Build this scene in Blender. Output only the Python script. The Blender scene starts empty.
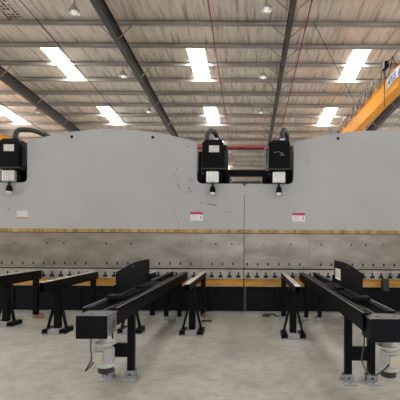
import bpy, bmesh, math, random
from mathutils import Vector, Matrix
random.seed(7)
S = bpy.context.scene
COL = S.collection
F, CX, CY, H, YM = 400.0, 249.0, 240.0, 1.65, 9.0     # lens, vanishing point, eye height, machine distance
K = YM / F
def mx(px): return (px - CX) * K                        # on the machine's front plane
def mz(py): return H + (CY - py) * K

# ------------------------------------------------------------------ materials
def mat(name, col, rough=0.6, metal=0.0, var=0.0, vscale=6.0, stretch=(1, 1, 1), spec=0.5, bump=0.0, tint=None, coat=0.0):
    m = bpy.data.materials.new(name); m.use_nodes = True
    nt = m.node_tree; b = nt.nodes['Principled BSDF']
    b.inputs['Roughness'].default_value = rough
    b.inputs['Metallic'].default_value = metal
    b.inputs['Specular IOR Level'].default_value = spec
    b.inputs['Coat Weight'].default_value = coat
    c = tuple(col) + (1,)
    b.inputs['Base Color'].default_value = c
    if var or bump:
        tc = nt.nodes.new('ShaderNodeTexCoord'); mp = nt.nodes.new('ShaderNodeMapping')
        mp.inputs['Scale'].default_value = stretch
        nz = nt.nodes.new('ShaderNodeTexNoise'); nz.inputs['Scale'].default_value = vscale; nz.inputs['Detail'].default_value = 6
        nt.links.new(tc.outputs['Object'], mp.inputs[0]); nt.links.new(mp.outputs[0], nz.inputs['Vector'])
        if var:
            r = nt.nodes.new('ShaderNodeValToRGB')
            lo = tuple(max(0, x * (1 - var)) for x in col) + (1,)
            hi = (tuple(tint) if tint else tuple(min(1, x * (1 + var)) for x in col)) + (1,)
            r.color_ramp.elements[0].position = .3; r.color_ramp.elements[0].color = lo
            r.color_ramp.elements[1].position = .7; r.color_ramp.elements[1].color = hi
            nt.links.new(nz.outputs['Fac'], r.inputs[0]); nt.links.new(r.outputs[0], b.inputs['Base Color'])
        if bump:
            bp = nt.nodes.new('ShaderNodeBump'); bp.inputs['Strength'].default_value = bump; bp.inputs['Distance'].default_value = .02
            nt.links.new(nz.outputs['Fac'], bp.inputs['Height']); nt.links.new(bp.outputs[0], b.inputs['Normal'])
    return m
def emit(name, col, strength):
    m = bpy.data.materials.new(name); m.use_nodes = True
    b = m.node_tree.nodes['Principled BSDF']
    b.inputs['Base Color'].default_value = (.8, .8, .8, 1)
    b.inputs['Emission Color'].default_value = tuple(col) + (1,); b.inputs['Emission Strength'].default_value = strength
    return m

M = {}
M['grey_paint'] = mat('grey_paint', (.385, .395, .41), .5, var=.05, vscale=1.2)
M['steel'] = mat('steel', (.285, .255, .23), .36, metal=.8, var=.28, vscale=1.6, stretch=(1, 1, 2.5))
M['rail_steel'] = mat('rail_steel', (.36, .33, .30), .4, metal=.3, var=.25, vscale=5)
M['black'] = mat('black_paint', (.0045, .0046, .005), .5, var=.3, vscale=4, spec=.09)
M['blue_black'] = mat('blue_black_paint', (.006, .007, .0105), .5, var=.2, vscale=4, spec=.1)
M['dark'] = mat('dark_recess', (.006, .006, .006), .9)
M['hose'] = mat('black_rubber', (.014, .0145, .014), .6)
M['hose_green'] = mat('dark_grey_hose', (.03, .032, .03), .5)
M['amber'] = mat('amber_paint', (.62, .31, .035), .5, var=.3, vscale=3, stretch=(1, 1, 3))
M['scale'] = mat('brass_strip', (.40, .26, .085), .5, var=.4, vscale=7, stretch=(1, 1, .3))
M['galv'] = mat('galvanised_steel', (.30, .30, .30), .5, metal=.4, var=.15, vscale=3)
M['top_steel'] = mat('bare_top_plate', (.125, .122, .12), .5, metal=.3, var=.15, vscale=8)  # light on the dark cover top put into the grey; also the housing disc
M['cast'] = mat('cast_aluminium', (.16, .158, .152), .5, metal=.3, var=.12, vscale=9)
M['motor_grey'] = mat('motor_light_grey', (.46, .46, .445), .4, metal=.15, var=.1, vscale=9)
M['silver'] = mat('polished_silver', (.75, .74, .73), .3, metal=.6, var=.12, vscale=20, stretch=(3, 3, .3))
M['foot_grey'] = mat('grey_foot_paint', (.28, .29, .305), .5, var=.12, vscale=9)
M['white'] = mat('white_sticker', (.74, .74, .72), .5)
M['label_grey'] = mat('pale_grey_label', (.55, .55, .55), .5, var=.1, vscale=30)
M['red'] = mat('red_print', (.60, .05, .10), .5)
M['dark_red'] = mat('dark_print', (.12, .02, .03), .5)
M['print_grey'] = mat('grey_print', (.35, .36, .35), .6)
M['sticker_yellow'] = mat('yellow_sticker', (.72, .52, .05), .5)
M['crane_yellow'] = mat('crane_yellow', (.84, .33, .004), .6, var=.08, vscale=2)
M['blue'] = mat('blue_lettering', (.03, .12, .42), .5)
M['pipe_red'] = mat('red_pipe_paint', (.32, .035, .05), .5)
M['purlin'] = mat('purlin_galvanised', (.50, .48, .465), .55, metal=.15, var=.2, vscale=2, stretch=(.6, 2, 2))
M['rafter'] = mat('rafter_dark_steel', (.045, .041, .038), .55, var=.2, vscale=2)
M['brace'] = mat('brace_galvanised', (.42, .40, .38), .5, metal=.3)
M['wall'] = mat('wall_cladding', (.42, .40, .37), .6, var=.08, vscale=1, stretch=(4, 4, .3))
M['sky_pane'] = emit('skylight_sheet', (1.0, .985, .96), 19.0)
M['wall_pane'] = emit('translucent_wall_sheet', (1, .985, .95), 8.0)  # unseen glowing panes added in the side walls to brighten the far ceiling
M['bulb'] = emit('lamp_bulb', (1, .98, .95), .3)
M['lamp_shade'] = mat('lamp_reflector', (.62, .60, .58), .35, metal=.5)
M['scuff'] = mat('scuff_black', (.10, .10, .105), .6)
M['scuff_light'] = mat('scuff_pale', (.52, .52, .53), .6)
M['scrap'] = mat('brown_scrap', (.055, .035, .025), .8, var=.5, vscale=20)
M['scrap_red'] = mat('rusty_scrap', (.22, .09, .05), .8, var=.4, vscale=20)
M['wear'] = mat('pale_wear_strip', (.52, .51, .49), .45, metal=.2, var=.2, vscale=14)  # pale colour for grey rail tops and the light along the left rails' edges
M['ink'] = mat('black_ink', (.035, .033, .03), .7)

def concrete():
    m = bpy.data.materials.new('concrete_floor'); m.use_nodes = True
    nt = m.node_tree; b = nt.nodes['Principled BSDF']; L = nt.links.new
    tc = nt.nodes.new('ShaderNodeTexCoord')
    def noise(sc, det, rough, dist=0):
        n = nt.nodes.new('ShaderNodeTexNoise'); n.inputs['Scale'].default_value = sc; n.inputs['Detail'].default_value = det
        n.inputs['Roughness'].default_value = rough; n.inputs['Distortion'].default_value = dist
        L(tc.outputs['Object'], n.inputs['Vector']); return n
    a, c, d = noise(.9, 8, .62, .4), noise(6, 8, .7, .3), noise(26, 4, .6)
    r = nt.nodes.new('ShaderNodeValToRGB')
    r.color_ramp.elements[0].position = .3; r.color_ramp.elements[0].color = (.255, .246, .218, 1)
    r.color_ramp.elements[1].position = .68; r.color_ramp.elements[1].color = (.405, .397, .362, 1)
    L(a.outputs['Fac'], r.inputs[0])
    r2 = nt.nodes.new('ShaderNodeValToRGB')
    r2.color_ramp.elements[0].position = .30; r2.color_ramp.elements[0].color = (.74, .73, .71, 1)
    r2.color_ramp.elements[1].position = .60; r2.color_ramp.elements[1].color = (1.04, 1.03, 1.02, 1)
    L(c.outputs['Fac'], r2.inputs[0])
    r3 = nt.nodes.new('ShaderNodeValToRGB')
    r3.color_ramp.elements[0].position = .25; r3.color_ramp.elements[0].color = (.75, .74, .72, 1)
    r3.color_ramp.elements[1].position = .45; r3.color_ramp.elements[1].color = (1, 1, 1, 1)
    L(d.outputs['Fac'], r3.inputs[0])
    mu = nt.nodes.new('ShaderNodeMix'); mu.data_type = 'RGBA'; mu.blend_type = 'MULTIPLY'; mu.inputs[0].default_value = 1
    L(r.outputs[0], mu.inputs[6]); L(r2.outputs[0], mu.inputs[7])
    mu2 = nt.nodes.new('ShaderNodeMix'); mu2.data_type = 'RGBA'; mu2.blend_type = 'MULTIPLY'; mu2.inputs[0].default_value = 1
    L(mu.outputs[2], mu2.inputs[6]); L(r3.outputs[0], mu2.inputs[7])
    L(mu2.outputs[2], b.inputs['Base Color'])
    b.inputs['Roughness'].default_value = .55; b.inputs['Specular IOR Level'].default_value = .35
    return m
M['concrete'] = concrete()

def lining():
    """foil-backed roof lining: streaks and creases that run down the roof slope"""
    m = bpy.data.materials.new('roof_lining'); m.use_nodes = True
    nt = m.node_tree; b = nt.nodes['Principled BSDF']; L = nt.links.new
    tc = nt.nodes.new('ShaderNodeTexCoord')
    mp = nt.nodes.new('ShaderNodeMapping'); mp.inputs['Scale'].default_value = (4.6, .36, 1)
    L(tc.outputs['Object'], mp.inputs[0])
    n = nt.nodes.new('ShaderNodeTexNoise'); n.inputs['Scale'].default_value = 1.6; n.inputs['Detail'].default_value = 7; n.inputs['Roughness'].default_value = .65
    L(mp.outputs[0], n.inputs['Vector'])
    r = nt.nodes.new('ShaderNodeValToRGB')
    e = r.color_ramp.elements
    e[0].position = .33; e[0].color = (.30, .255, .22, 1)
    e[1].position = .66; e[1].color = (.80, .73, .68, 1)
    k = e.new(.46); k.color = (.64, .585, .535, 1)
    L(n.outputs['Fac'], r.inputs[0])
    mp2 = nt.nodes.new('ShaderNodeMapping'); mp2.inputs['Scale'].default_value = (1.1, .12, 1); mp2.inputs['Location'].default_value = (3.1, 1.7, 0)
    L(tc.outputs['Object'], mp2.inputs[0])
    n2 = nt.nodes.new('ShaderNodeTexNoise'); n2.inputs['Scale'].default_value = .55; n2.inputs['Detail'].default_value = 3
    L(mp2.outputs[0], n2.inputs['Vector'])
    r2 = nt.nodes.new('ShaderNodeValToRGB')
    r2.color_ramp.elements[0].position = .52; r2.color_ramp.elements[0].color = (1, 1, 1, 1)
    r2.color_ramp.elements[1].position = .68; r2.color_ramp.elements[1].color = (1.07, .955, .85, 1)  # peach tint paints in warm light bounced onto the lining by the cranes
    L(n2.outputs['Fac'], r2.inputs[0])
    mu = nt.nodes.new('ShaderNodeMix'); mu.data_type = 'RGBA'; mu.blend_type = 'MULTIPLY'; mu.inputs[0].default_value = 1
    L(r.outputs[0], mu.inputs[6]); L(r2.outputs[0], mu.inputs[7]); L(mu.outputs[2], b.inputs['Base Color'])
    b.inputs['Roughness'].default_value = .38; b.inputs['Metallic'].default_value = .15
    bp = nt.nodes.new('ShaderNodeBump'); bp.inputs['Strength'].default_value = .5; bp.inputs['Distance'].default_value = .06
    L(n.outputs['Fac'], bp.inputs['Height']); L(bp.outputs[0], b.inputs['Normal'])
    return m
M['lining'] = lining()

# ------------------------------------------------------------------ mesh builder
class MB:
    def __init__(s): s.bm = bmesh.new(); s.mats = []
    def mi(s, m):
        if m not in s.mats: s.mats.append(m)
        return s.mats.index(m)
    def add(s, verts, faces, m, smooth=False):
        i = s.mi(m); vs = [s.bm.verts.new(v) for v in verts]
        for f in faces:
            try:
                fc = s.bm.faces.new([vs[k] for k in f]); fc.material_index = i; fc.smooth = smooth
            except ValueError: pass
        return vs
    def box(s, x0, x1, y0, y1, z0, z1, m, bev=0):
        x0, x1 = min(x0, x1), max(x0, x1)
        if bev:
            t = bmesh.new(); bmesh.ops.create_cube(t, size=1)
            for v in t.verts: v.co = Vector(((x0+x1)/2 + v.co.x*(x1-x0), (y0+y1)/2 + v.co.y*(y1-y0), (z0+z1)/2 + v.co.z*(z1-z0)))
            bmesh.ops.bevel(t, geom=t.edges[:], offset=bev, segments=2, affect='EDGES', profile=.5)
            t.verts.index_update()
            s.add([v.co.copy() for v in t.verts], [[v.index for v in f.verts] for f in t.faces], m); t.free(); return
        v = [(x, y, z) for x in (x0, x1) for y in (y0, y1) for z in (z0, z1)]
        s.add(v, [(0,1,3,2),(4,6,7,5),(0,4,5,1),(2,3,7,6),(0,2,6,4),(1,5,7,3)], m)
    def bar(s, p, q, w, h, m, up=(0, 0, 1)):
        p, q = Vector(p), Vector(q); d = (q-p).normalized(); u = Vector(up)
        if abs(d.dot(u)) > .98: u = Vector((0, 1, 0))
        a = d.cross(u).normalized()*w/2; b = a.cross(d).normalized()*h/2
        v = [p+a+b, p-a+b, p-a-b, p+a-b, q+a+b, q-a+b, q-a-b, q+a-b]
        s.add(v, [(0,1,2,3),(7,6,5,4),(0,4,5,1),(1,5,6,2),(2,6,7,3),(3,7,4,0)], m)
    def tube(s, pts, r, m, n=10, smooth=True, cap=True):
        pts = [Vector(p) for p in pts]; rings = []; prev = None
        rr = r if isinstance(r, (list, tuple)) else [r]*len(pts)
        allv = []; N = len(pts)
        for i, p in enumerate(pts):
            d = (pts[min(i+1, N-1)] - pts[max(i-1, 0)])
            d = d.normalized() if d.length > 1e-9 else Vector((0, 0, 1))
            if prev is None:
                u = Vector((1, 0, 0)) if abs(d.x) < .9 else Vector((0, 1, 0))
            else: u = prev
            a = (u - d*u.dot(d)).normalized(); prev = a; b = d.cross(a)
            allv += [p + (a*math.cos(2*math.pi*k/n) + b*math.sin(2*math.pi*k/n))*rr[i] for k in range(n)]
        f = []
        for i in range(N-1):
            for k in range(n):
                k2 = (k+1) % n; f.append((i*n+k, i*n+k2, (i+1)*n+k2, (i+1)*n+k))
        vs = s.add(allv, f, m, smooth)
        if cap:
            for ring in (vs[:n][::-1], vs[-n:]):
                try: fc = s.bm.faces.new(ring); fc.material_index = s.mi(m)
                except ValueError: pass
    def cyl(s, p, q, r, m, n=20): s.tube([p, q], r, m, n)
    def lathe(s, c, prof, m, n=20):
        """profile of (radius, z) turned round a vertical axis through c"""
        s.tube([(c[0], c[1], c[2]+z) for r, z in prof], [max(r, 1e-4) for r, z in prof], m, n) if False else None
        vs = []
        for r, z in prof: vs += [(c[0]+r*math.cos(2*math.pi*k/n), c[1]+r*math.sin(2*math.pi*k/n), c[2]+z) for k in range(n)]
        f = []
        for i in range(len(prof)-1):
            for k in range(n): f.append((i*n+k, i*n+(k+1) % n, (i+1)*n+(k+1) % n, (i+1)*n+k))
        f.append(tuple(range(n))[::-1]); f.append(tuple((len(prof)-1)*n+k for k in range(n)))
        s.add(vs, f, m, False)
    def prism(s, poly, y0, y1, m):
        """polygon in x,z pushed along y"""
        n = len(poly)
        v = [(x, y0, z) for x, z in poly] + [(x, y1, z) for x, z in poly]
        f = [tuple(range(n)), tuple(range(2*n-1, n-1, -1))] + [(i, i+n, (i+1) % n+n, (i+1) % n) for i in range(n)]
        s.add(v, f, m)
    def prism_x(s, poly, x0, x1, m):
        """polygon in y,z pushed along x"""
        n = len(poly)
        v = [(x0, y, z) for y, z in poly] + [(x1, y, z) for y, z in poly]
        f = [tuple(range(n)), tuple(range(2*n-1, n-1, -1))] + [(i, i+n, (i+1) % n+n, (i+1) % n) for i in range(n)]
        s.add(v, f, m)
    def ball(s, c, r, m, n=14):
        t = bmesh.new(); bmesh.ops.create_uvsphere(t, u_segments=n, v_segments=n//2+2, radius=r); t.verts.index_update()
        s.add([v.co + Vector(c) for v in t.verts], [[v.index for v in f.verts] for f in t.faces], m, True); t.free()
    def build(s, name, parent=None, origin=None):
        bmesh.ops.recalc_face_normals(s.bm, faces=s.bm.faces[:])
        off = Vector(origin) if origin is not None else Vector((0, 0, 0))
        base = off.copy()
        if parent is not None:
            base = Vector(parent.get('_w', (0, 0, 0)))
            if origin is None: off = base.copy()
        for v in s.bm.verts: v.co -= off
        me = bpy.data.meshes.new(name); s.bm.to_mesh(me); s.bm.free()
        for m in s.mats: me.materials.append(m)
        o = bpy.data.objects.new(name, me); COL.objects.link(o)
        if parent is not None: o.parent = parent; o.location = off - base
        else: o.location = off
        o['_w'] = tuple(off)
        return o
def root(name, loc, label, cat, group=None):
    o = bpy.data.objects.new(name, None); COL.objects.link(o); o.location = loc; o['_w'] = tuple(loc)
    o.empty_display_size = .2; return tag(o, label, cat, group)
def tag(o, label, cat, group=None):
    o['label'] = label; o['category'] = cat
    if group: o['group'] = group
    return o
def struct(o): o['kind'] = 'structure'; return o
def smooth_path(pts, n=6):
    """Catmull-Rom through the points"""
    P = [Vector(p) for p in pts]; P = [P[0]*2-P[1]] + P + [P[-1]*2-P[-2]]; out = []
    for i in range(1, len(P)-2):
        for k in range(n):
            t = k/n; a, b, c, d = P[i-1], P[i], P[i+1], P[i+2]
            out.append(.5*((2*b) + (c-a)*t + (2*a-5*b+4*c-d)*t*t + (3*b-a-3*c+d)*t**3))
    out.append(P[-2]); return out

# ------------------------------------------------------------------ the hall
RZ0, RS = 10.65, .065
def roof(y): return RZ0 - RS*y
XL, XR, Y0, Y1 = -24.0, 22.0, -8.0, 50.0
b = MB(); b.box(XL-4, XR+4, Y0-14, Y1+14, -.2, 0, M['concrete']); struct(b.build('floor'))
for nm, xa, xb, wn in (('wall_left', XL-.2, XL, 'window_left'), ('wall_right', XR, XR+.2, 'window_right')):
    b = MB(); b.box(xa, xb, Y0, Y1, 0, 2.6, M['wall']); b.box(xa, xb, Y0, Y1, 5.4, 11.4, M['wall'])
    for k in range(11): b.box(xa, xb, Y0+5.7*k, Y0+5.7*k+1.0, 2.6, 5.4, M['wall'])
    struct(b.build(nm))
    for k in range(10):  # added light panes, out of view along each side wall
        b = MB(); b.box((xa+xb)/2-.01, (xa+xb)/2+.01, Y0+5.7*k+1.0, Y0+5.7*k+5.7, 2.6, 5.4, M['wall_pane']); struct(b.build('%s_%d' % (wn, k+1)))
b = MB(); b.box(XL, -15, Y1, Y1+.2, 0, 8.5, M['wall']); b.box(13, XR, Y1, Y1+.2, 0, 8.5, M['wall']); b.box(-15, 13, Y1, Y1+.2, 5.6, 8.5, M['wall']); struct(b.build('wall_back'))  # unseen doorway opened in this wall to brighten the far ceiling
# front wall behind the viewer, with a wide open roller door
b = MB()
b.box(XL, -5.5, Y0-.2, Y0, 0, 11.4, M['wall']); b.box(7.5, XR, Y0-.2, Y0, 0, 11.4, M['wall']); b.box(-5.5, 7.5, Y0-.2, Y0, 5.2, 11.4, M['wall'])
struct(b.build('wall_front'))
SKX = [-20.6, -14.42, -8.36, -2.27, 4.66, 10.9, 17.0]
SKW = .36
SKY = [16.27 + 6*k for k in range(-4, 6)]
b = MB()
def deck(x0, x1, y0, y1):
    t = .12
    v = [(x, y, roof(y)+dz) for x in (x0, x1) for y in (y0, y1) for dz in (0, t)]
    b.add(v, [(0,1,3,2),(4,6,7,5),(0,4,5,1),(2,3,7,6),(0,2,6,4),(1,5,7,3)], M['lining'])
xs = XL
for cx in SKX:
    deck(xs, cx-SKW, Y0, Y1)
    ya = Y0
    for y in SKY: deck(cx-SKW, cx+SKW, ya, y); ya = y+2.95
    deck(cx-SKW, cx+SKW, ya, Y1)
    xs = cx+SKW
deck(xs, XR, Y0, Y1)
ceil = struct(b.build('ceiling'))
n = 0
for cx in SKX:
    for y in SKY:
        n += 1; b = MB(); ya, yb = y, y+2.95
        v = [(x, yy, roof(yy)+dz) for x in (cx-SKW, cx+SKW) for yy in (ya, yb) for dz in (.06, .075)]
        b.add(v, [(0,1,3,2),(4,6,7,5),(0,4,5,1),(2,3,7,6),(0,2,6,4),(1,5,7,3)], M['sky_pane'])
        struct(b.build('window_%d' % n))
# printed lettering on the lining at upper left
b = MB()
for row in range(4):
    x = -8.80 + row*.14
    y = 12.7
    while y < 14.62:
        w = random.choice((.05, .08, .11))
        if random.random() < .82:
            dz = -.004
            xa, xb = x-.045, x+.04
            v = [(xa, y, roof(y)+dz), (xb, y, roof(y)+dz), (xb, y+w, roof(y+w)+dz), (xa, y+w, roof(y+w)+dz)]
            b.add(v, [(0,1,2,3)], M['ink'])
            if random.random() < .6:
                b.add([(xa-.02, y+w*.3, roof(y)+dz), (xa, y+w*.3, roof(y)+dz), (xa, y+w*.7, roof(y+w)+dz), (xa-.02, y+w*.7, roof(y+w)+dz)], [(0,1,2,3)], M['ink'])
        y += w + .045
pr = b.build('printed_lettering', ceil)
# purlins: Z sections across the hall
PH = .21
PY = [14.7 + 1.5*k for k in range(-14, 24)]
for y in PY:
    if y < Y0+.3 or y > Y1-.3: continue
    z = roof(y); b = MB()
    b.box(XL, XR, y-.006, y+.006, z-PH, z-.003, M['purlin'])
    b.box(XL, XR, y-.075, y+.006, z-PH, z-PH+.012, M['purlin'])
    b.box(XL, XR, y-.075, y-.063, z-PH, z-PH+.03, M['purlin'])
    b.box(XL, XR, y-.006, y+.075, z-.03, z-.008, M['purlin'])
    struct(b.build('purlin'))
RX = [-17.35, -11.12, -4.93, 1.39, 7.6, 13.8]
for x in RX:
    b = MB(); D = .42 if abs(x-1.39) < .1 else .50; W = .075 if abs(x-1.39) < .1 else .10
    def sl(xa, xb, d0, d1):
        v = [(xx, yy, roof(yy)-PH-d) for xx in (xa, xb) for yy in (Y0+.1, Y1) for d in (d1, d0)]
        b.add(v, [(0,1,3,2),(4,6,7,5),(0,4,5,1),(2,3,7,6),(0,2,6,4),(1,5,7,3)], M['rafter'])
    sl(x-W, x+W, .002, .02); sl(x-W, x+W, D-.02, D); sl(x-.008, x+.008, .02, D-.02)
    r = struct(b.build('rafter'))
    b = MB()
    for i, y in enumerate(PY):
        if y < 8 or y > 45: continue
        if i % 2 and abs(x-1.39) > .1: continue
        for sg in (-1, 1):
            b.bar((x+sg*W, y, roof(y)-PH-D+.03), (x+sg*(.58), y, roof(y)-PH+.02), .045, .012, M['brace'], up=(0, 1, 0))
    struct(b.build('fly_brace', r))
# roof bracing rods, cables, sprinkler pipes
def slope_line(x, ya, yb, drop): return [(x, ya, roof(ya)-drop), (x, yb, roof(yb)-drop)]
b = MB(); b.tube([(2.25, 14.3, roof(14.3)-PH-.05), (7.45, 25.2, roof(25.2)-PH-.05)], .014, M['hose'], 6)
tag(b.build('bracing_rod'), 'thin diagonal steel rod under the roof, right of the middle rafter', 'rod')
for x, lab in ((-7.63, 'black cable slung under the roof right of the upper left skylights'), (-13.5, 'black cable slung under the roof at the far left behind the left hose')):
    b = MB(); pts = []
    y = 9.0
    while y < 44: pts.append((x, y, roof(y)-PH-.03)); y += .75
    b.tube(pts, .018, M['hose'], 6); tag(b.build('roof_cable'), lab, 'cable', 'cables under the roof')
for x, lab in ((2.03, 'thin red sprinkler pipe running down the roof right of the middle rafter'), (-1.4, 'thin red sprinkler pipe running down the roof beside the middle skylights')):
    b = MB(); b.tube(slope_line(x, 9, 46, PH+.03), .022, M['pipe_red'], 8)
    for y in PY:
        if 10 < y < 45: b.box(x-.03, x+.03, y-.02, y+.02, roof(y)-PH-.055, roof(y)-PH-.004, M['pipe_red'])
    tag(b.build('hanging_sprinkler_pipe'), lab, 'pipe', 'red sprinkler pipes')

# pendant lamps
def lamp(px, py, y, label):
    x = (px-CX)*y/F; z = H + (CY-py)*y/F
    pk = min(PY, key=lambda q: abs(q-y)); top = roof(pk)-PH
    r = root('pendant_lamp', (x, pk, z), label, 'lamp', 'pendant lamps under the roof')
    b = MB(); b.lathe((x, pk, z), [(.03, .24), (.05, .22), (.06, .14), (.10, .10), (.19, -.06), (.20, -.10), (.185, -.10), (.09, .08)], M['lamp_shade'], 20); b.build('lamp_shade', r)
    b = MB(); b.ball((x, pk, z-.07), .09, M['bulb']); b.build('bulb', r)
    b = MB(); b.tube([(x, pk, z+.23), (x, pk, top+.01)], .012, M['hose'], 6); b.build('cord', r)
for a in ((73, 11, 13.2, 'pendant lamp at top left, nearest lamp left of the slanting dark rafter'),
          (122, 75, 17.7, 'pendant lamp just left of the dark rafter, halfway down the roof'),
          (148, 111, 22.2, 'small pendant lamp above the curved top of the left grey ram'),
          (37, 112, 22.2, 'small pendant lamp above the left hose, under the left dark rafter'),
          (265, 7, 13.2, 'pendant lamp at the top of the picture beside the middle rafter'),
          (262, 75, 17.7, 'pendant lamp beside the middle rafter, halfway down the roof'),
          (260, 111, 22.2, 'small pendant lamp beside the middle rafter, just above the right cylinder')): lamp(*a)

# ------------------------------------------------------------------ overhead cranes
YE = 35.0
for yy, nm in ((Y0+1.5, 'trim_1'), (YE-.5, 'trim_2')):
    b = MB(); b.box(XL, XR, yy-.15, yy+.15, 6.3, 6.32, M['rafter']); b.box(XL, XR, yy-.01, yy+.01, 6.32, 6.68, M['rafter']); b.box(XL, XR, yy-.15, yy+.15, 6.68, 6.7, M['rafter'])
    struct(b.build(nm))
def crane(x0, w, zb, zt, label, full):
    r = root('overhead_crane', (x0+w/2, 20, zb), label, 'crane', 'yellow overhead cranes')
    ya, yb = Y0+1.0, YE
    b = MB(); b.box(x0, x0+w, ya, yb, zb, zt, M['crane_yellow'])
    b.box(x0-.03, x0+w+.03, ya, yb, zt-.005, zt+.018, M['crane_yellow']); b.box(x0-.03, x0+w+.03, ya, yb, zb-.018, zb+.005, M['crane_yellow'])
    b.build('girder', r)
    for yy in (Y0+1.5, YE-.5):
        b = MB(); b.box(x0-.9, x0+w+.9, yy-.14, yy+.14, 6.72, zb-.018, M['crane_yellow'])
        for xx in (x0-.6, x0+w+.6): b.cyl((xx, yy-.08, 6.82), (xx, yy+.08, 6.82), .12, M['black'])
        b.build('end_carriage', r)
    if full:
        zr = zt+.60; b = MB(); b.tube([(x0+.02, 9, zr), (x0+.02, 31, zr)], .022, M['galv'], 8); b.build('festoon_rail', r)
        y = 9.6
        while y < 32:
            b = MB(); b.bar((x0+.02, y, zt), (x0+.02, y, zr), .03, .03, M['galv']); b.build('rail_post', r); y += 1.45
        y = 10.1; b = MB()
        while y < 30:
            p = [(x0-.03, y+1.1*t, zr-.04 - .55*math.sin(math.pi*t)**1) for t in [k/8 for k in range(9)]]
            b.tube(p, .016, M['hose'], 6); y += 1.1
        b.build('festoon_cable', r)
        b = MB(); b.box(x0-.10, x0+.06, 15.15, 15.5, zr-.16, zr+.10, M['black'], .02)
        b.build('cable_trolley', r)
        b = MB(); b.tube([(x0-.06, 15.28, zr-.15), (x0-.06, 15.28, zb-.35)], .014, M['hose'], 6); b.build('pendant_cable', r)
        # name board on the side face
        X = x0-.034
        b = MB(); b.box(X, x0-.001, 12.2, 15.1, zb+.29, zb+.645, M['white']); sb = b.build('name_board', r)
        cu = bpy.data.curves.new('lettering', 'FONT'); cu.body = 'ABUS'; cu.size = .34; cu.extrude = .002; cu.shear = .25; cu.offset = .014
        t = bpy.data.objects.new('lettering', cu); COL.objects.link(t)
        dg = bpy.context.evaluated_depsgraph_get()
        me = bpy.data.meshes.new_from_object(t.evaluated_get(dg)); bpy.data.objects.remove(t)
        me.materials.clear(); me.materials.append(M['blue'])
        t = bpy.data.objects.new('lettering', me); COL.objects.link(t); t.parent = sb
        mw = Matrix(((0, 0, -1, 0), (-1, 0, 0, 0), (0, 1, 0, 0), (0, 0, 0, 1)))
        mw.translation = Vector((X-.003, 15.0, zb+.345)) - Vector(sb['_w'])
        t.matrix_local = mw
        b = MB()
        b.prism_x([(13.95, zb+.30), (13.95, zb+.45), (13.75, zb+.60), (13.3, zb+.63), (12.3, zb+.63), (12.3, zb+.30)], X-.003, X, M['blue']); b.build('emblem', sb)
crane(5.2, .33, 7.09, 7.78, 'yellow overhead travelling crane girder with white name board at upper right', True)
crane(-15.0, .33, 7.09, 7.75, 'orange-yellow crane girder glimpsed at far left behind the left cylinder', False)

# ------------------------------------------------------------------ press brakes
def ram_poly(c, xl, xr):
    """outline of the ram front plate in pixels about its centre line, x from xl to xr"""
    P = []
    def arc(cx, cy, r, a0, a1, n=5):
        for k in range(n+1):
            a = math.radians(a0+(a1-a0)*k/n); P.append((cx+r*math.cos(a), cy-r*math.sin(a)))
    bot = 229.6; lo = 183.8; T = 84.9; R = 5
    P.append((xl, bot)); arc(xl+3, lo+3, 3, 180, 90, 3)
    arc(c-T-R, lo-R, R, 270, 360, 5)
    for k in range(0, 25):
        d = -T + 2*T*k/24; P.append((c+d, 129.9 + 12.7*(d/T)**2))
    arc(c+T+R, lo-R, R, 180, 270, 5)
    arc(xr-3, lo+3, 3, 90, 0, 3); P.append((xr, bot))
    return [(mx(x), mz(y)) for x, y in P]

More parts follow.
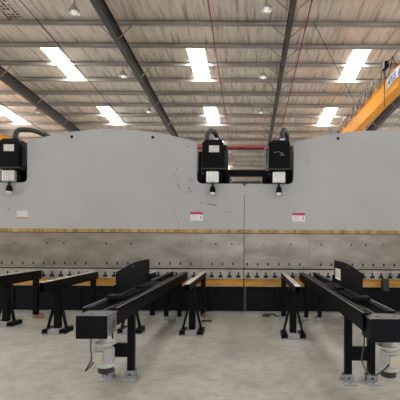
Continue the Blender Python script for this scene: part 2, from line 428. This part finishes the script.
def cylinder(r, px, side, label, hose, scribble):
    x = mx(px); y = 9.05
    b = MB(); b.box(x-.235, x+.235, 8.86, 9.45, mz(169.5), mz(143.5), M['black'], .02)
    b.prism([(x-.235, mz(143.6)), (x-.13, mz(141)), (x+.19, mz(141)), (x+.235, mz(143.6))], 8.9, 9.4, M['black'])
    b.box(x-.26, x+.28, 8.855, 9.44, mz(170.4), mz(169.3), M['hose_green'])
    c = b.build('hydraulic_cylinder', r)
    b = MB()                                              # mechanical bits on the flank
    b.box(x+.24, x+.31, 9.0, 9.35, mz(168), mz(146), M['hose'], .01)
    b.build('side_valve', c); b = MB()
    if scribble: b.tube([(x-.22, 8.95, mz(171)), (x-.31, 8.95, mz(170)), (x-.31, 8.95, mz(149)), (x-.22, 8.95, mz(147))], .02, M['galv'], 8)
    elif px > 100: b.tube([(x+.33, 8.95, mz(172)), (x+.33, 8.95, mz(147)), (x+.2, 8.95, mz(145))], .016, M['hose_green'], 8)
    if b.bm.verts: b.build('guard_tube', c)
    if px > 100:
        b = MB(); b.box(x+.02, x+.16, 8.95, 9.15, mz(141.2), mz(138.6), M['blue'], .01); b.box(x+.03, x+.12, 8.94, 9.0, mz(140.6), mz(139.2), M['white'])
        b.build('valve_block', c)
    b = MB(); b.box(x-.10, x+.10, 8.95, 9.3, mz(173), mz(170), M['hose'])
    b.box(x-.19, x+.19, 9.0, 9.3, mz(181), mz(171), M['black'])
    b.build('gland', c)
    b = MB(); b.box(x-.14, x+.135, 8.88, 9.0, mz(183.3), mz(172.5), M['silver'], .012)
    for k in (-.085, -.03, .025, .08): b.box(x+k-.008, x+k+.008, 8.872, 8.885, mz(183), mz(173), M['label_grey'])
    b.build('rod_block', c)
    b = MB(); b.cyl((x, 8.93, mz(183.5)), (x, 8.93, mz(188)), .028, M['hose'], 12)
    b.lathe((x, 8.93, mz(193)), [(.028, .14), (.052, .12), (.068, .04), (.06, 0)], M['black'], 16)
    b.cyl((x, 8.93, mz(191)), (x, 9.0, mz(191)), .04, M['black'], 12); b.build('ball_socket', c)
    b = MB(); b.ball((x, 8.925, mz(193.9)), .056, M['silver']); b.build('ball', c)
    if label:
        b = MB(); b.box(x-.08, x+.145, 8.852, 8.86, mz(153.8), mz(147.2), M['label_grey'])
        for k in range(4): b.box(x-.06, x+.12, 8.8505, 8.852, mz(148.6+k*1.3), mz(148.3+k*1.3), M['white'])
        b.build('maker_plate', c)
    if scribble:
        b = MB(); b.tube(smooth_path([(x-.12, 8.858, mz(154)), (x-.02, 8.858, mz(153)), (x+.08, 8.858, mz(155)), (x+.02, 8.858, mz(156)), (x+.12, 8.858, mz(156.5))], 4), .005, M['print_grey'], 5)
        b.build('chalk_mark', c)
    b = MB(); b.tube(smooth_path(hose, 6), .055, M['hose_green'], 12); 
    b.cyl((hose[0][0], hose[0][1], hose[0][2]-.02), (hose[0][0], hose[0][1], hose[0][2]+.05), .075, M['hose'], 14)
    b.build('hose', c)

def sticker(r, px0, px1, py0, py1):
    x0, x1, z0, z1 = mx(px0), mx(px1), mz(py1), mz(py0); zr = z1-(z1-z0)*.3
    b = MB(); b.box(x0, x1, 8.994, 9.0, z0, z1, M['white'])
    b.box(x0, x1, 8.9925, 8.994, zr, z1, M['red'])
    for cx in (x0+.022, x1-.022): b.prism([(cx-.016, zr+.018), (cx+.016, zr+.018), (cx, z1-.012)], 8.991, 8.9925, M['dark_red'])
    k = x0+.055
    while k < x1-.06: b.box(k, k+.014, 8.991, 8.9925, zr+.02, z1-.018, M['dark_red']); k += .021
    for i in range(4):
        z = zr-.025-i*.026; b.box(x0+.015, x0+(x1-x0)*(.58 if i % 2 else .5), 8.9925, 8.994, z-.008, z, M['print_grey'])
    cx = x1-.05; b.prism([(cx-.012, z0+.03), (cx+.035, z0+.05), (cx+.02, zr-.03), (cx-.02, zr-.045)], 8.9925, 8.994, M['print_grey'])
    b.box(cx, cx+.012, 8.991, 8.9925, zr-.035, zr, M['red'])
    b.build('warning_label', r)

def press(c, xl, xr, label, left):
    r = root('press_brake', (mx(c), 9.5, 0), label, 'machine', 'grey press brakes standing end to end')
    b = MB(); b.prism(ram_poly(c, xl, xr), 9.0, 9.12, M['grey_paint']); ram = b.build('ram', r)
    for d in (-40.5, 40.5):
        b = MB(); b.cyl((mx(c+d), 8.997, mz(137.9)), (mx(c+d), 9.02, mz(137.9)), .036, M['dark'], 14); b.build('lifting_hole', ram)
    # ruler strip
    X0, X1 = mx(xl), mx(xr)
    b = MB(); b.box(X0, X1, 8.965, 9.0, mz(233.8), mz(229.6), M['scale'])
    b.box(X0, X1, 8.955, 8.966, mz(234.2), mz(233.0), M['hose_green'])
    x = X0+.1; i = 0
    while x < X1: b.box(x, x+.03, 8.962, 8.966, mz(232.0), mz(230.9), M['hose_green']); x += .2 if i % 5 else .22; i += 1
    b.build('ruler_strip', r)
    # steel punch beam in plates with bolt slots
    cuts = [xl, 96.5, 202, xr] if left else [xl, 309.5, 419, xr]
    big = (17, 48, 65, 90, 107, 132, 190.6, 216, 232) if left else (264, 290.5, 321, 340, 351, 365, 383)
    for a, e in zip(cuts, cuts[1:]):
        b = MB(); b.box(mx(a)+.002, mx(e)-.002, 8.95, 9.1, mz(267.2), mz(233.8), M['steel'])
        q = xl+3
        while q < xr-2:
            x = mx(q)
            if a+1 < q < e-1: b.box(x-.018, x+.018, 8.946, 8.951, mz(265.2), mz(262.8), M['dark'])
            q += 10.45
        for i, q in enumerate(big):
            if a < q < e:
                x = mx(q); b.cyl((x, 8.944, mz(244.3)), (x, 8.951, mz(244.3)), .02, M['dark'], 10)
                if i % 3 == 0: b.cyl((x+.006, 8.942, mz(244.3)), (x+.006, 8.951, mz(244.1)), .010, M['silver'], 8)
        b.build('punch_plate', r)
    # tool gap, then bed
    b = MB(); b.box(X0, X1, 9.02, 9.1, mz(270), mz(267.0), M['dark']); b.box(X0, X1, 8.97, 9.02, mz(268.4), mz(267.2), M['rail_steel']); b.build('punch', r)
    b = MB(); b.box(X0+.004, X1-.004, 8.93, 9.25, mz(278.6), mz(269.6), M['rail_steel']); die = b.build('die_rail', r)
    q = xl+4
    while q < xr-3:
        x = mx(q); b = MB()
        b.box(x-.05, x+.05, 8.918, 8.931, mz(277.3), mz(275.2), M['dark'])
        b.box(x-.016, x+.016, 8.92, 8.931, mz(275.3), mz(272.0), M['dark'])
        b.build('die_clamp', die); q += 8.8
    b = MB(); b.box(X0+.004, X1-.004, 8.99, 9.25, mz(286), mz(278.6), M['amber']); b.build('amber_strip', r)
    b = MB(); b.box(X0+.002, X1-.002, 9.03, 9.3, .03, mz(286), M['blue_black'], .004)
    b.box(X0+.004, X1-.004, 8.99, 9.03, mz(286.6), mz(285.9), M['rail_steel']); b.build('bed', r)
    b = MB(); b.box(X0+.002, X1-.002, 8.87, 9.35, 0, .045, M['galv']); b.build('base_rail', r)
    q = X0+.75
    while q < X1:
        b = MB(); b.box(q-.03, q+.03, 9.0, 9.03, .05, .55, M['blue_black']); q += 1.5; b.build('bed_rib', r)
    if not left:
        b = MB(); b.box(X0-.012, X0+.05, 9.0, 9.028, .05, .60, M['hose_green'])
        for k in range(6): b.cyl((X0+.03, 8.994, .1+.09*k), (X0+.03, 9.001, .1+.09*k), .009, M['galv'], 6)
        b.build('joint_flange', r)
    b = MB(); b.box(X0-.012, X1+.012, 9.36, 9.45, .05, 2.7, M['black']); b.build('rear_plate', r)  # unseen plate added to stop light leaking through the seam between the presses
    # frame behind: side plates at the two cylinders, tank between
    CD = ((-101, 101) if left else (-99.6, 101))
    for d in CD:
        x = mx(c+d)
        fr = MB(); fr.box(x-.36, x-.28, 9.2, 11.2, .0, mz(150 if d > 0 else 171), M['black']); fr.box(x+.28, x+.36, 9.2, 11.2, .0, mz(150 if d < 0 else 171), M['black'])
        fr.box(x-.28, x+.28, 9.5, 11.0, .0, mz(171), M['black']); fr.build('side_frame', r)
    b = MB(); b.box(mx(c-95), mx(c+95), 9.9, 10.6, .0, 3.3, M['black']); b.build('tank', r)
    for d in CD:
        px = c+d; X = lambda p: mx(px+p)
        if left and d < 0:
            hose = [(X(2), 9.1, mz(141)), (X(2), 9.1, mz(134)), (X(5), 9.12, mz(129.8)), (X(11), 9.18, mz(128.8)), (X(17), 9.25, mz(129)), (X(28), 9.35, mz(133)), (X(46), 9.4, mz(139.5))]
        elif left:
            hose = [(X(-7), 9.15, mz(141)), (X(-7), 9.15, mz(134)), (X(-4), 9.2, mz(128.6)), (X(0), 9.35, mz(128.4)), (X(2), 9.55, mz(133)), (X(2.5), 9.65, mz(142))]
        else:
            hose = [(X(4), 9.15, mz(140)), (X(3.5), 9.15, mz(132)), (X(6), 9.2, mz(127)), (X(8.5), 9.35, mz(128.4)), (X(11), 9.55, mz(134)), (X(12.5), 9.65, mz(143))]
        cylinder(r, px, d, label=left, hose=hose, scribble=(not left and d < 0))
    if left:
        b = MB(); b.box(mx(16.5), mx(28), 8.994, 9.0, mz(220.2), mz(211.8), M['label_grey']); b.box(mx(16.5), mx(28), 8.992, 8.994, mz(220.2), mz(218.4), M['scale'])
        for i in range(3): b.box(mx(18), mx(26), 8.993, 8.994, mz(214+i*1.3), mz(213.6+i*1.3), M['white'])
        b.build('data_plate', r)
        sticker(r, 190.3, 202.8, 212.2, 220.8)
        b = MB()
        for pts in ([(173, 172), (175, 176), (176, 182), (178, 188)], [(184, 176), (188, 179), (192, 181)], [(190, 184), (188, 188), (190, 190), (186, 194)],
                    [(177, 172), (176.4, 168)], [(200, 203), (207, 204), (216, 205.5)], [(175, 211), (176.5, 217), (178, 222), (179, 228)], [(224, 213), (229, 212), (233, 211)]):
            P = [(mx(x)+random.uniform(-.01, .01), 8.999, mz(y)) for x, y in pts]; P = smooth_path(P, 4)
            for a, e in zip(P, P[1:]):
                if random.random() < .75: b.bar(a, e, .004, random.choice((.006, .01, .02)), M['scuff'], up=(0, 1, 0) if False else (0, 0, 1))
        for x, y in ((192, 181), (191, 192), (187, 147), (178, 186), (8, 210), (180, 189)):
            b.ball((mx(x), 9.0, mz(y)), .014, M['scuff'], 8)
        P = smooth_path([(mx(68), 8.999, mz(226)), (mx(76), 8.999, mz(214)), (mx(83), 8.999, mz(205))], 4)
        for a, e in zip(P, P[1:]): b.bar(a, e, .004, .007, M['scuff_light'])
        b.build('scuff_marks', ram)['kind'] = 'stuff'
    else:
        sticker(r, 292, 304.8, 212.6, 221.2)
        b = MB()
        for pts in ([(307, 148), (307, 160), (306, 174)], [(255, 206), (258, 208), (263, 209)], [(345, 224), (344.6, 227)], [(258, 190), (261, 192)]):
            P = smooth_path([(mx(x), 8.999, mz(y)) for x, y in pts], 3)
            for a, e in zip(P, P[1:]):
                if random.random() < .6: b.bar(a, e, .004, .006, M['scuff'])
        b.build('scuff_marks', ram)['kind'] = 'stuff'
        b = MB(); b.box(mx(381), mx(386.5), 8.80, 8.99, mz(289.5), mz(277.5), M['hose_green'], .008); b.build('bracket', r)
    return r
press(111.7, -20.6, 243.8, 'grey press brake on the left, small data plate and black scuffs on its ram', True)
press(378.0, 244.35, 511.5, 'grey press brake on the right, warning label below right of its cylinder', False)
# pipe and beam seen through the gap between the two rams
b = MB(); b.tube([(mx(150), 10.75, 4.13), (mx(350), 10.75, 4.13)], .058, M['pipe_red'], 12)
for q in (170, 330): b.box(mx(q)-.03, mx(q)+.03, 10.7, 10.8, 3.3, 4.1, M['pipe_red'])
tag(b.build('red_pipe'), 'red horizontal pipe behind the presses, seen in the gap above the black beam', 'pipe')
b = MB(); b.box(mx(222), mx(268), 9.3, 9.42, mz(174), mz(167.5), M['black'], .01)
for q in (222.5, 267.5): b.box(mx(q)-.03, mx(q)+.03, 9.28, 9.44, mz(176), mz(166), M['black'])
tag(b.build('tie_beam'), 'short black beam spanning the gap between the two press cylinders', 'beam')

# ------------------------------------------------------------------ plain support arms on A-frame stands
def stand(name, x, yn, yp, label, rear=True, zt=.95, hd=.115):
    """rail from yn back to the bed, post and splayed foot at yp"""
    r = root('support_arm', (x, yp, 0), label, 'stand', 'sheet support arms in front of the presses')
    b = MB(); w = .042; y1 = 8.80
    for (xa, xb, za, zb) in ((-w, w, zt-.022, zt-.014), (-w, w, zt-hd, zt-hd+.008), (-w, -w+.007, zt-hd, zt-.014), (w-.007, w, zt-hd, zt-.014)):
        b.box(x+xa, x+xb, yn, y1, za, zb, M['black'])
    rail = b.build('rail', r)
    b = MB(); b.box(x-w, x+w, yn-.005, y1, zt-.014, zt, M['wear'], .003)
    y = yn+.12
    while y < y1: b.cyl((x, y, zt-.001), (x, y, zt+.0025), .014, M['hose'], 8); y += .3
    b.build('wear_strip', rail)  # strip includes the light on the top edge, put into its colour
    b = MB(); b.box(x-.055, x+.055, yp-.05, yp+.05, .085, zt-hd-.001, M['black'], .006); b.box(x-.08, x+.08, yp-.09, yp+.09, zt-hd-.02, zt-hd-.0005, M['black']); b.build('post', r)
    for sg in (-1, 1):
        b = MB(); b.bar((x+sg*.05, yp, .56), (x+sg*.16, yp-.02, .09), .035, .05, M['black'], up=(0, 1, 0)); b.build('brace', r)
    b = MB()
    for sg in (-1, 1):
        xa, xb = sorted((x+sg*.10, x+sg*.20))
        b.box(xa, xb, yp-.16, yp+.18, .075, .085, M['black']); b.box(xa, xb, yp-.16, yp+.18, 0, .01, M['foot_grey'])
        b.box(xa, xa+.01, yp-.16, yp+.18, .01, .075, M['black']); b.box(xb-.01, xb, yp-.16, yp+.18, .01, .075, M['black'])
        b.box(xa+.01, xb-.01, yp-.10, yp+.1, .01, .075, M['dark'])
    b.box(x-.10, x+.10, yp-.17, yp+.17, 0, .083, M['foot_grey'], .006); b.build('foot', r)
    if rear:
        b = MB(); b.box(x-.05, x+.05, 8.6, 8.69, .01, zt-hd-.001, M['black'], .005); b.box(x-.09, x+.09, 8.52, 8.76, 0, .012, M['foot_grey']); b.build('rear_post', r)
    return r
stand('a', -4.60, 6.2, 7.6, 'support arm at the left edge of the picture, its near end cut off', zt=.975, hd=.20)
stand('b', -3.36, 6.5, 7.05, 'support arm whose grey foot stands left of the left motor, second from the left edge', hd=.17)
stand('c', -2.08, 6.3, 7.1, 'support arm half hidden behind the left twin-beam feeder', hd=.17)
stand('d', -.985, 6.36, 7.0, 'support arm right of the left feeder, pale rail slanting up to the right')
stand('e', .755, 6.15, 6.8, 'support arm left of the right feeder, its open square tube end facing out')
stand('f', 3.33, 6.3, 7.0, 'support arm at the right edge, only its back end showing right of the amber strip')

# ------------------------------------------------------------------ twin-beam feeders with motors
def feeder(Xi, s, yf, mxc, label, paper, bw=.30):
    U = lambda u: Xi + s*u
    r = root('sheet_feeder', (U(.18), 6.2, 0), label, 'feeder', 'motorised twin-beam sheet feeders')
    yb = yf+.30; ye = 8.78
    def ub(b, u0, u1, y0, y1, z0, z1, m, bev=0): b.box(min(U(u0), U(u1)), max(U(u0), U(u1)), y0, y1, z0, z1, m, bev)
    ZT, ZB = .943, .770
    for u0, u1, web in ((0, .085, 0), (.275, .36, .352)):
        yb = yf+(.30 if not (s > 0 and u0 == 0) else .17)
        b = MB()
        ub(b, web, web+.008, yb, ye, ZB, ZT, M['black'])
        ub(b, u0, u1, yb, ye, ZT-.010, ZT, M['black']); ub(b, u0, u1, yb, ye, ZB, ZB+.010, M['black'])
        ub(b, u0+.03, u1-.02, yb+.02, ye, ZB+.01, ZT-.01, M['dark'])
        bo = b.build('beam', r)
        b = MB(); e = .002 if web == 0 else .36-.010
        ub(b, e, e+.008, yb, ye, ZT, ZT+.006, M['galv']); ub(b, u0+.04, u0+.055, yb+.1, ye, ZT, ZT+.010, M['hose_green']); b.build('guide_rail', bo)  # outer pale strip draws the highlight along the beam edge; dark one is rail
    yb = yf+.30
    b = MB(); ub(b, .10, .26, yb, ye, .86, .868, M['black']); ub(b, .165, .195, yb+.1, ye-.05, .868, .905, M['hose_green']); b.build('centre_track', r)
    for y in (yb+.03, 5.2, 6.6, 8.0, ye-.05):
        b = MB(); ub(b, .085, .275, y, y+.06, ZB+.02, .86, M['black']); b.build('cross_member', r)
    # carriage and upright plate
    b = MB(); ub(b, .1, .32, 4.72, 6.5, ZT+.012, ZT+.024, M['black']); ub(b, .12, .30, 4.62, 4.80, ZT+.012, ZT+.055, M['blue_black'], .006)
    ub(b, .12, .22, 5.55, 5.8, ZT+.024, ZT+.05, M['black'], .005); cr = b.build('carriage', r)
    yn, yfar = 4.86, 6.45; u0 = .262
    b = MB(); prof = [(yn, .97), (yfar, .97), (yfar, 1.335)]
    prof += [(5.85, 1.335), (5.6, 1.325), (5.35, 1.305), (yn, 1.25)]
    b.prism_x(prof, U(u0), U(u0+.012), M['black']); pl = b.build('upright_plate', r)
    b = MB(); b.prism_x([(5.52, 1.262), (5.56, 1.262), (5.56, 1.302), (5.52, 1.302)], U(u0-.001), U(u0+.013), M['cast']); b.build('bolt', pl)
    b = MB(); ub(b, u0-.03, u0, yn, yfar, .967, .975, M['hose_green']); ub(b, u0-.03, u0+.04, yfar-.02, yfar, .967, 1.1, M['black']); b.build('plate_bracket', pl)
    if paper:
        b = MB(); b.box(U(u0)-.002, U(u0), 6.0, 6.34, 1.05, 1.215, M['white'])
        for k in range(5): b.box(U(u0)-.003, U(u0)-.002, 6.04, 6.28, 1.08+k*.025, 1.087+k*.025, M['print_grey'])
        b.build('paper_label', pl)
    # motor end: black cover over a cast gear housing, always at the right hand end
    xa, xb = (U(bw), U(0)) if s < 0 else (U(.03), U(bw))
    b = MB(); b.box(xa, xb, yf, yf+.012, .70, .9185, M['black' if s < 0 else 'blue_black'], .004); b.box(xa, xa+.012, yf+.012, yb, .705, .905, M['blue_black']); b.box(xa+.012, xb-.02, yf+.012, yb, .705, .712, M['black'])
    b.build('end_cover', r)
    b = MB(); b.box(xa, xb, yf+.012, yb, .908, .9185, M['top_steel'])
    for q in (.10, .26): b.cyl((xa+q, yf+.12, .918), (xa+q, yf+.12, .922), .014, M['dark'], 10)
    b.build('top_plate', r)
    b = MB(); b.box(xb-.14, xb-.006, yf+.02, yb-.005, .713, .907, M['cast'], .008)
    yc, zc = (yf+yb)/2+.02, .812
    b.tube([(xb-.01, yc, zc), (xb+.002, yc, zc)], .088, M['cast'], 24); b.tube([(xb, yc, zc), (xb+.006, yc, zc)], .066, M['top_steel'], 24); b.tube([(xb+.004, yc, zc), (xb+.009, yc, zc)], .035, M['hose_green'], 16)
    b.build('gear_housing', r)
    # motor hanging below
    c = (mxc, yf+.17, 0); mo = MB()
    prof = [(.05, .706), (.055, .66), (.075, .645), (.075, .636), (.06, .63), (.06, .585), (.075, .58)]
    mo.lathe(c, [(r_, z) for r_, z in prof], M['motor_grey'], 20)
    mo.lathe(c, [(.066, .58), (.075, .575), (.075, .41), (.07, .405)], M['motor_grey'], 24)
    for k in range(20):
        a = 2*math.pi*k/20; ca, sa = math.cos(a), math.sin(a)
        mo.bar((c[0]+.078*ca, c[1]+.078*sa, .42), (c[0]+.078*ca, c[1]+.078*sa, .565), .004, .012, M['motor_grey'], up=(ca, sa, 0))
    motor = mo.build('motor', r)
    b = MB(); b.lathe(c, [(.07, .634), (.105, .632), (.105, .618), (.07, .612)], M['motor_grey'], 24)
    b.build('flange', motor)
    b = MB(); b.lathe(c, [(.079, .432), (.084, .428), (.084, .392), (.07, .386)], M['motor_grey'], 24); b.build('band', motor)
    b = MB(); b.lathe(c, [(.07, .388), (.076, .384), (.072, .335), (.05, .325)], M['hose'], 24); b.build('fan_cover', motor)
    tx = c[0] + (-.045 if s < 0 else .022)
    b = MB(); b.box(tx-.048, tx+.048, c[1]-.125, c[1]-.06, .448, .555, M['motor_grey'], .008); tb = b.build('terminal_box', motor)
    b = MB(); b.prism([(tx-.022, .482), (tx+.022, .482), (tx, .520)], c[1]-.1275, c[1]-.125, M['sticker_yellow']); b.build('warning_triangle', tb)
    if s < 0:
        pts = [(xa+.13, yf+.05, .708), (xa+.13, yf+.04, .60), (xa+.14, yf+.03, .50), (xa+.115, yf+.02, .44), (xa+.09, yf+.02, .395), (xa+.10, yf+.02, .40), (xa+.15, yf+.03, .455), (tx-.048, c[1]-.09, .482)]
    else:
        pts = [(xa-.0+.03, yb+.05, .775), (xa+.03, yb+.02, .62), (xa+.0, yb, .45), (xa+.03, yf+.2, .36), (xa+.08, yf+.15, .345), (xa+.14, yf+.1, .40), (tx-.048, c[1]-.09, .47)]
    b = MB(); b.tube(smooth_path(pts, 6), .0075, M['hose_green'], 8); b.build('power_cable', r)
    # legs
    for y in (4.78 if s < 0 else 4.69, 8.1):
        for u in (.055, .325):
            b = MB(); ub(b, u-.04, u+.04, y-.04, y+.04, .05, ZB, M['black'], .004); lg = b.build('leg', r)
            b = MB(); ub(b, u-.06, u+.06, y-.062, y-.05, 0, .095, M['foot_grey']); ub(b, u-.06, u+.06, y+.05, y+.062, 0, .095, M['foot_grey'])
            ub(b, u-.06, u+.06, y-.062, y+.062, .04, .05, M['foot_grey'])
            ub(b, u-.07, u+.07, y-.15, y-.05, 0, .012, M['foot_grey']); ub(b, u-.07, u+.07, y+.05, y+.15, 0, .012, M['foot_grey'])
            b.cyl((U(u), y-.10, .01), (U(u), y-.10, .035), .016, M['galv'], 8); b.cyl((U(u), y-.067, .055), (U(u), y-.06, .055), .012, M['dark'], 8)
            b.build('foot', lg)
        b = MB(); ub(b, .095, .285, y-.03, y+.03, .25, .41, M['black'], .004); b.build('crossbar', r)
feeder(-1.343, -1, 3.80, -1.415, 'black twin-beam sheet feeder with plain upright plate and grey motor, left of the middle', False)
feeder(1.113, 1, 3.73, 1.368, 'black twin-beam sheet feeder on the right whose upright plate carries a white paper label', True, .345)

# ------------------------------------------------------------------ scraps on the floor
def lump(x, y, L, W, Hh, m, ang, label, name, cat):
    t = bmesh.new(); bmesh.ops.create_icosphere(t, subdivisions=3, radius=1); rnd = random.Random(int(x*1000))
    ph = [rnd.uniform(0, 6) for _ in range(4)]
    for v in t.verts:
        k = 1 + .22*math.sin(4*v.co.x+ph[0]) + .18*math.sin(5*v.co.y+ph[1]) + .15*math.sin(6*v.co.z+ph[2])
        p = Vector((v.co.x*L*k, v.co.y*W*k, max(v.co.z, -.4)*Hh*k)); p.rotate(Matrix.Rotation(ang, 3, 'Z')); v.co = p
    zmin = min(v.co.z for v in t.verts); t.verts.index_update()
    b = MB(); b.add([v.co + Vector((x, y, -zmin)) for v in t.verts], [[v.index for v in f.verts] for f in t.faces], m, True); t.free()
    tag(b.build(name, origin=(x, y, 0)), label, cat)
lump(-.85, 8.08, .09, .05, .022, M['scrap'], .15, 'dark brown flat scrap on the floor, right of the pale-railed support arm', 'floor_scrap', 'scrap')
lump(-.94, 8.45, .05, .05, .05, M['scrap_red'], .6, 'small rusty lump beside the rear post, behind the dark brown scrap', 'floor_scrap', 'scrap')
lump(-4.38, 8.38, .10, .05, .04, M['scrap_red'], .2, 'rusty scrap on the floor at left, between the two leftmost support arms', 'floor_scrap', 'scrap')
# loose hose by the right press bed
b = MB(); b.tube(smooth_path([(.35, 8.78, .02), (.45, 8.62, .02), (.30, 8.66, .02), (.52, 8.75, .03), (.60, 8.60, .02)], 6), .016, M['hose'], 8)
tag(b.build('loose_hose'), 'coil of thin black hose lying at the foot of the right press bed', 'hose')

# ------------------------------------------------------------------ daylight and camera
w = bpy.data.worlds.new('sky'); S.world = w; w.use_nodes = True
bg = w.node_tree.nodes['Background']; bg.inputs[0].default_value = (.97, .985, 1, 1); bg.inputs[1].default_value = 1.6
cam = bpy.data.cameras.new('camera'); co = bpy.data.objects.new('camera', cam); COL.objects.link(co)
cam.sensor_fit = 'HORIZONTAL'; cam.sensor_width = 36; cam.lens = 36*F/400
cam.shift_x = (200-CX)/400; cam.shift_y = (CY-200)/400
cam.clip_end = 200
co.matrix_world = Matrix.Translation((0, 0, H)) @ Matrix.Rotation(math.pi/2, 4, 'X') @ Matrix.Rotation(math.radians(.33), 4, 'Z')
S.camera = co
for o in list(bpy.data.objects):
    if '_w' in o: del o['_w']
S.view_settings.view_transform = 'Standard'; S.view_settings.look = 'None'
S.view_settings.gamma = 1; S.view_settings.use_curve_mapping = False
S.view_settings.exposure = 0.29
S.cycles.use_denoising = True
S.cycles.max_bounces = 8; S.cycles.diffuse_bounces = 6
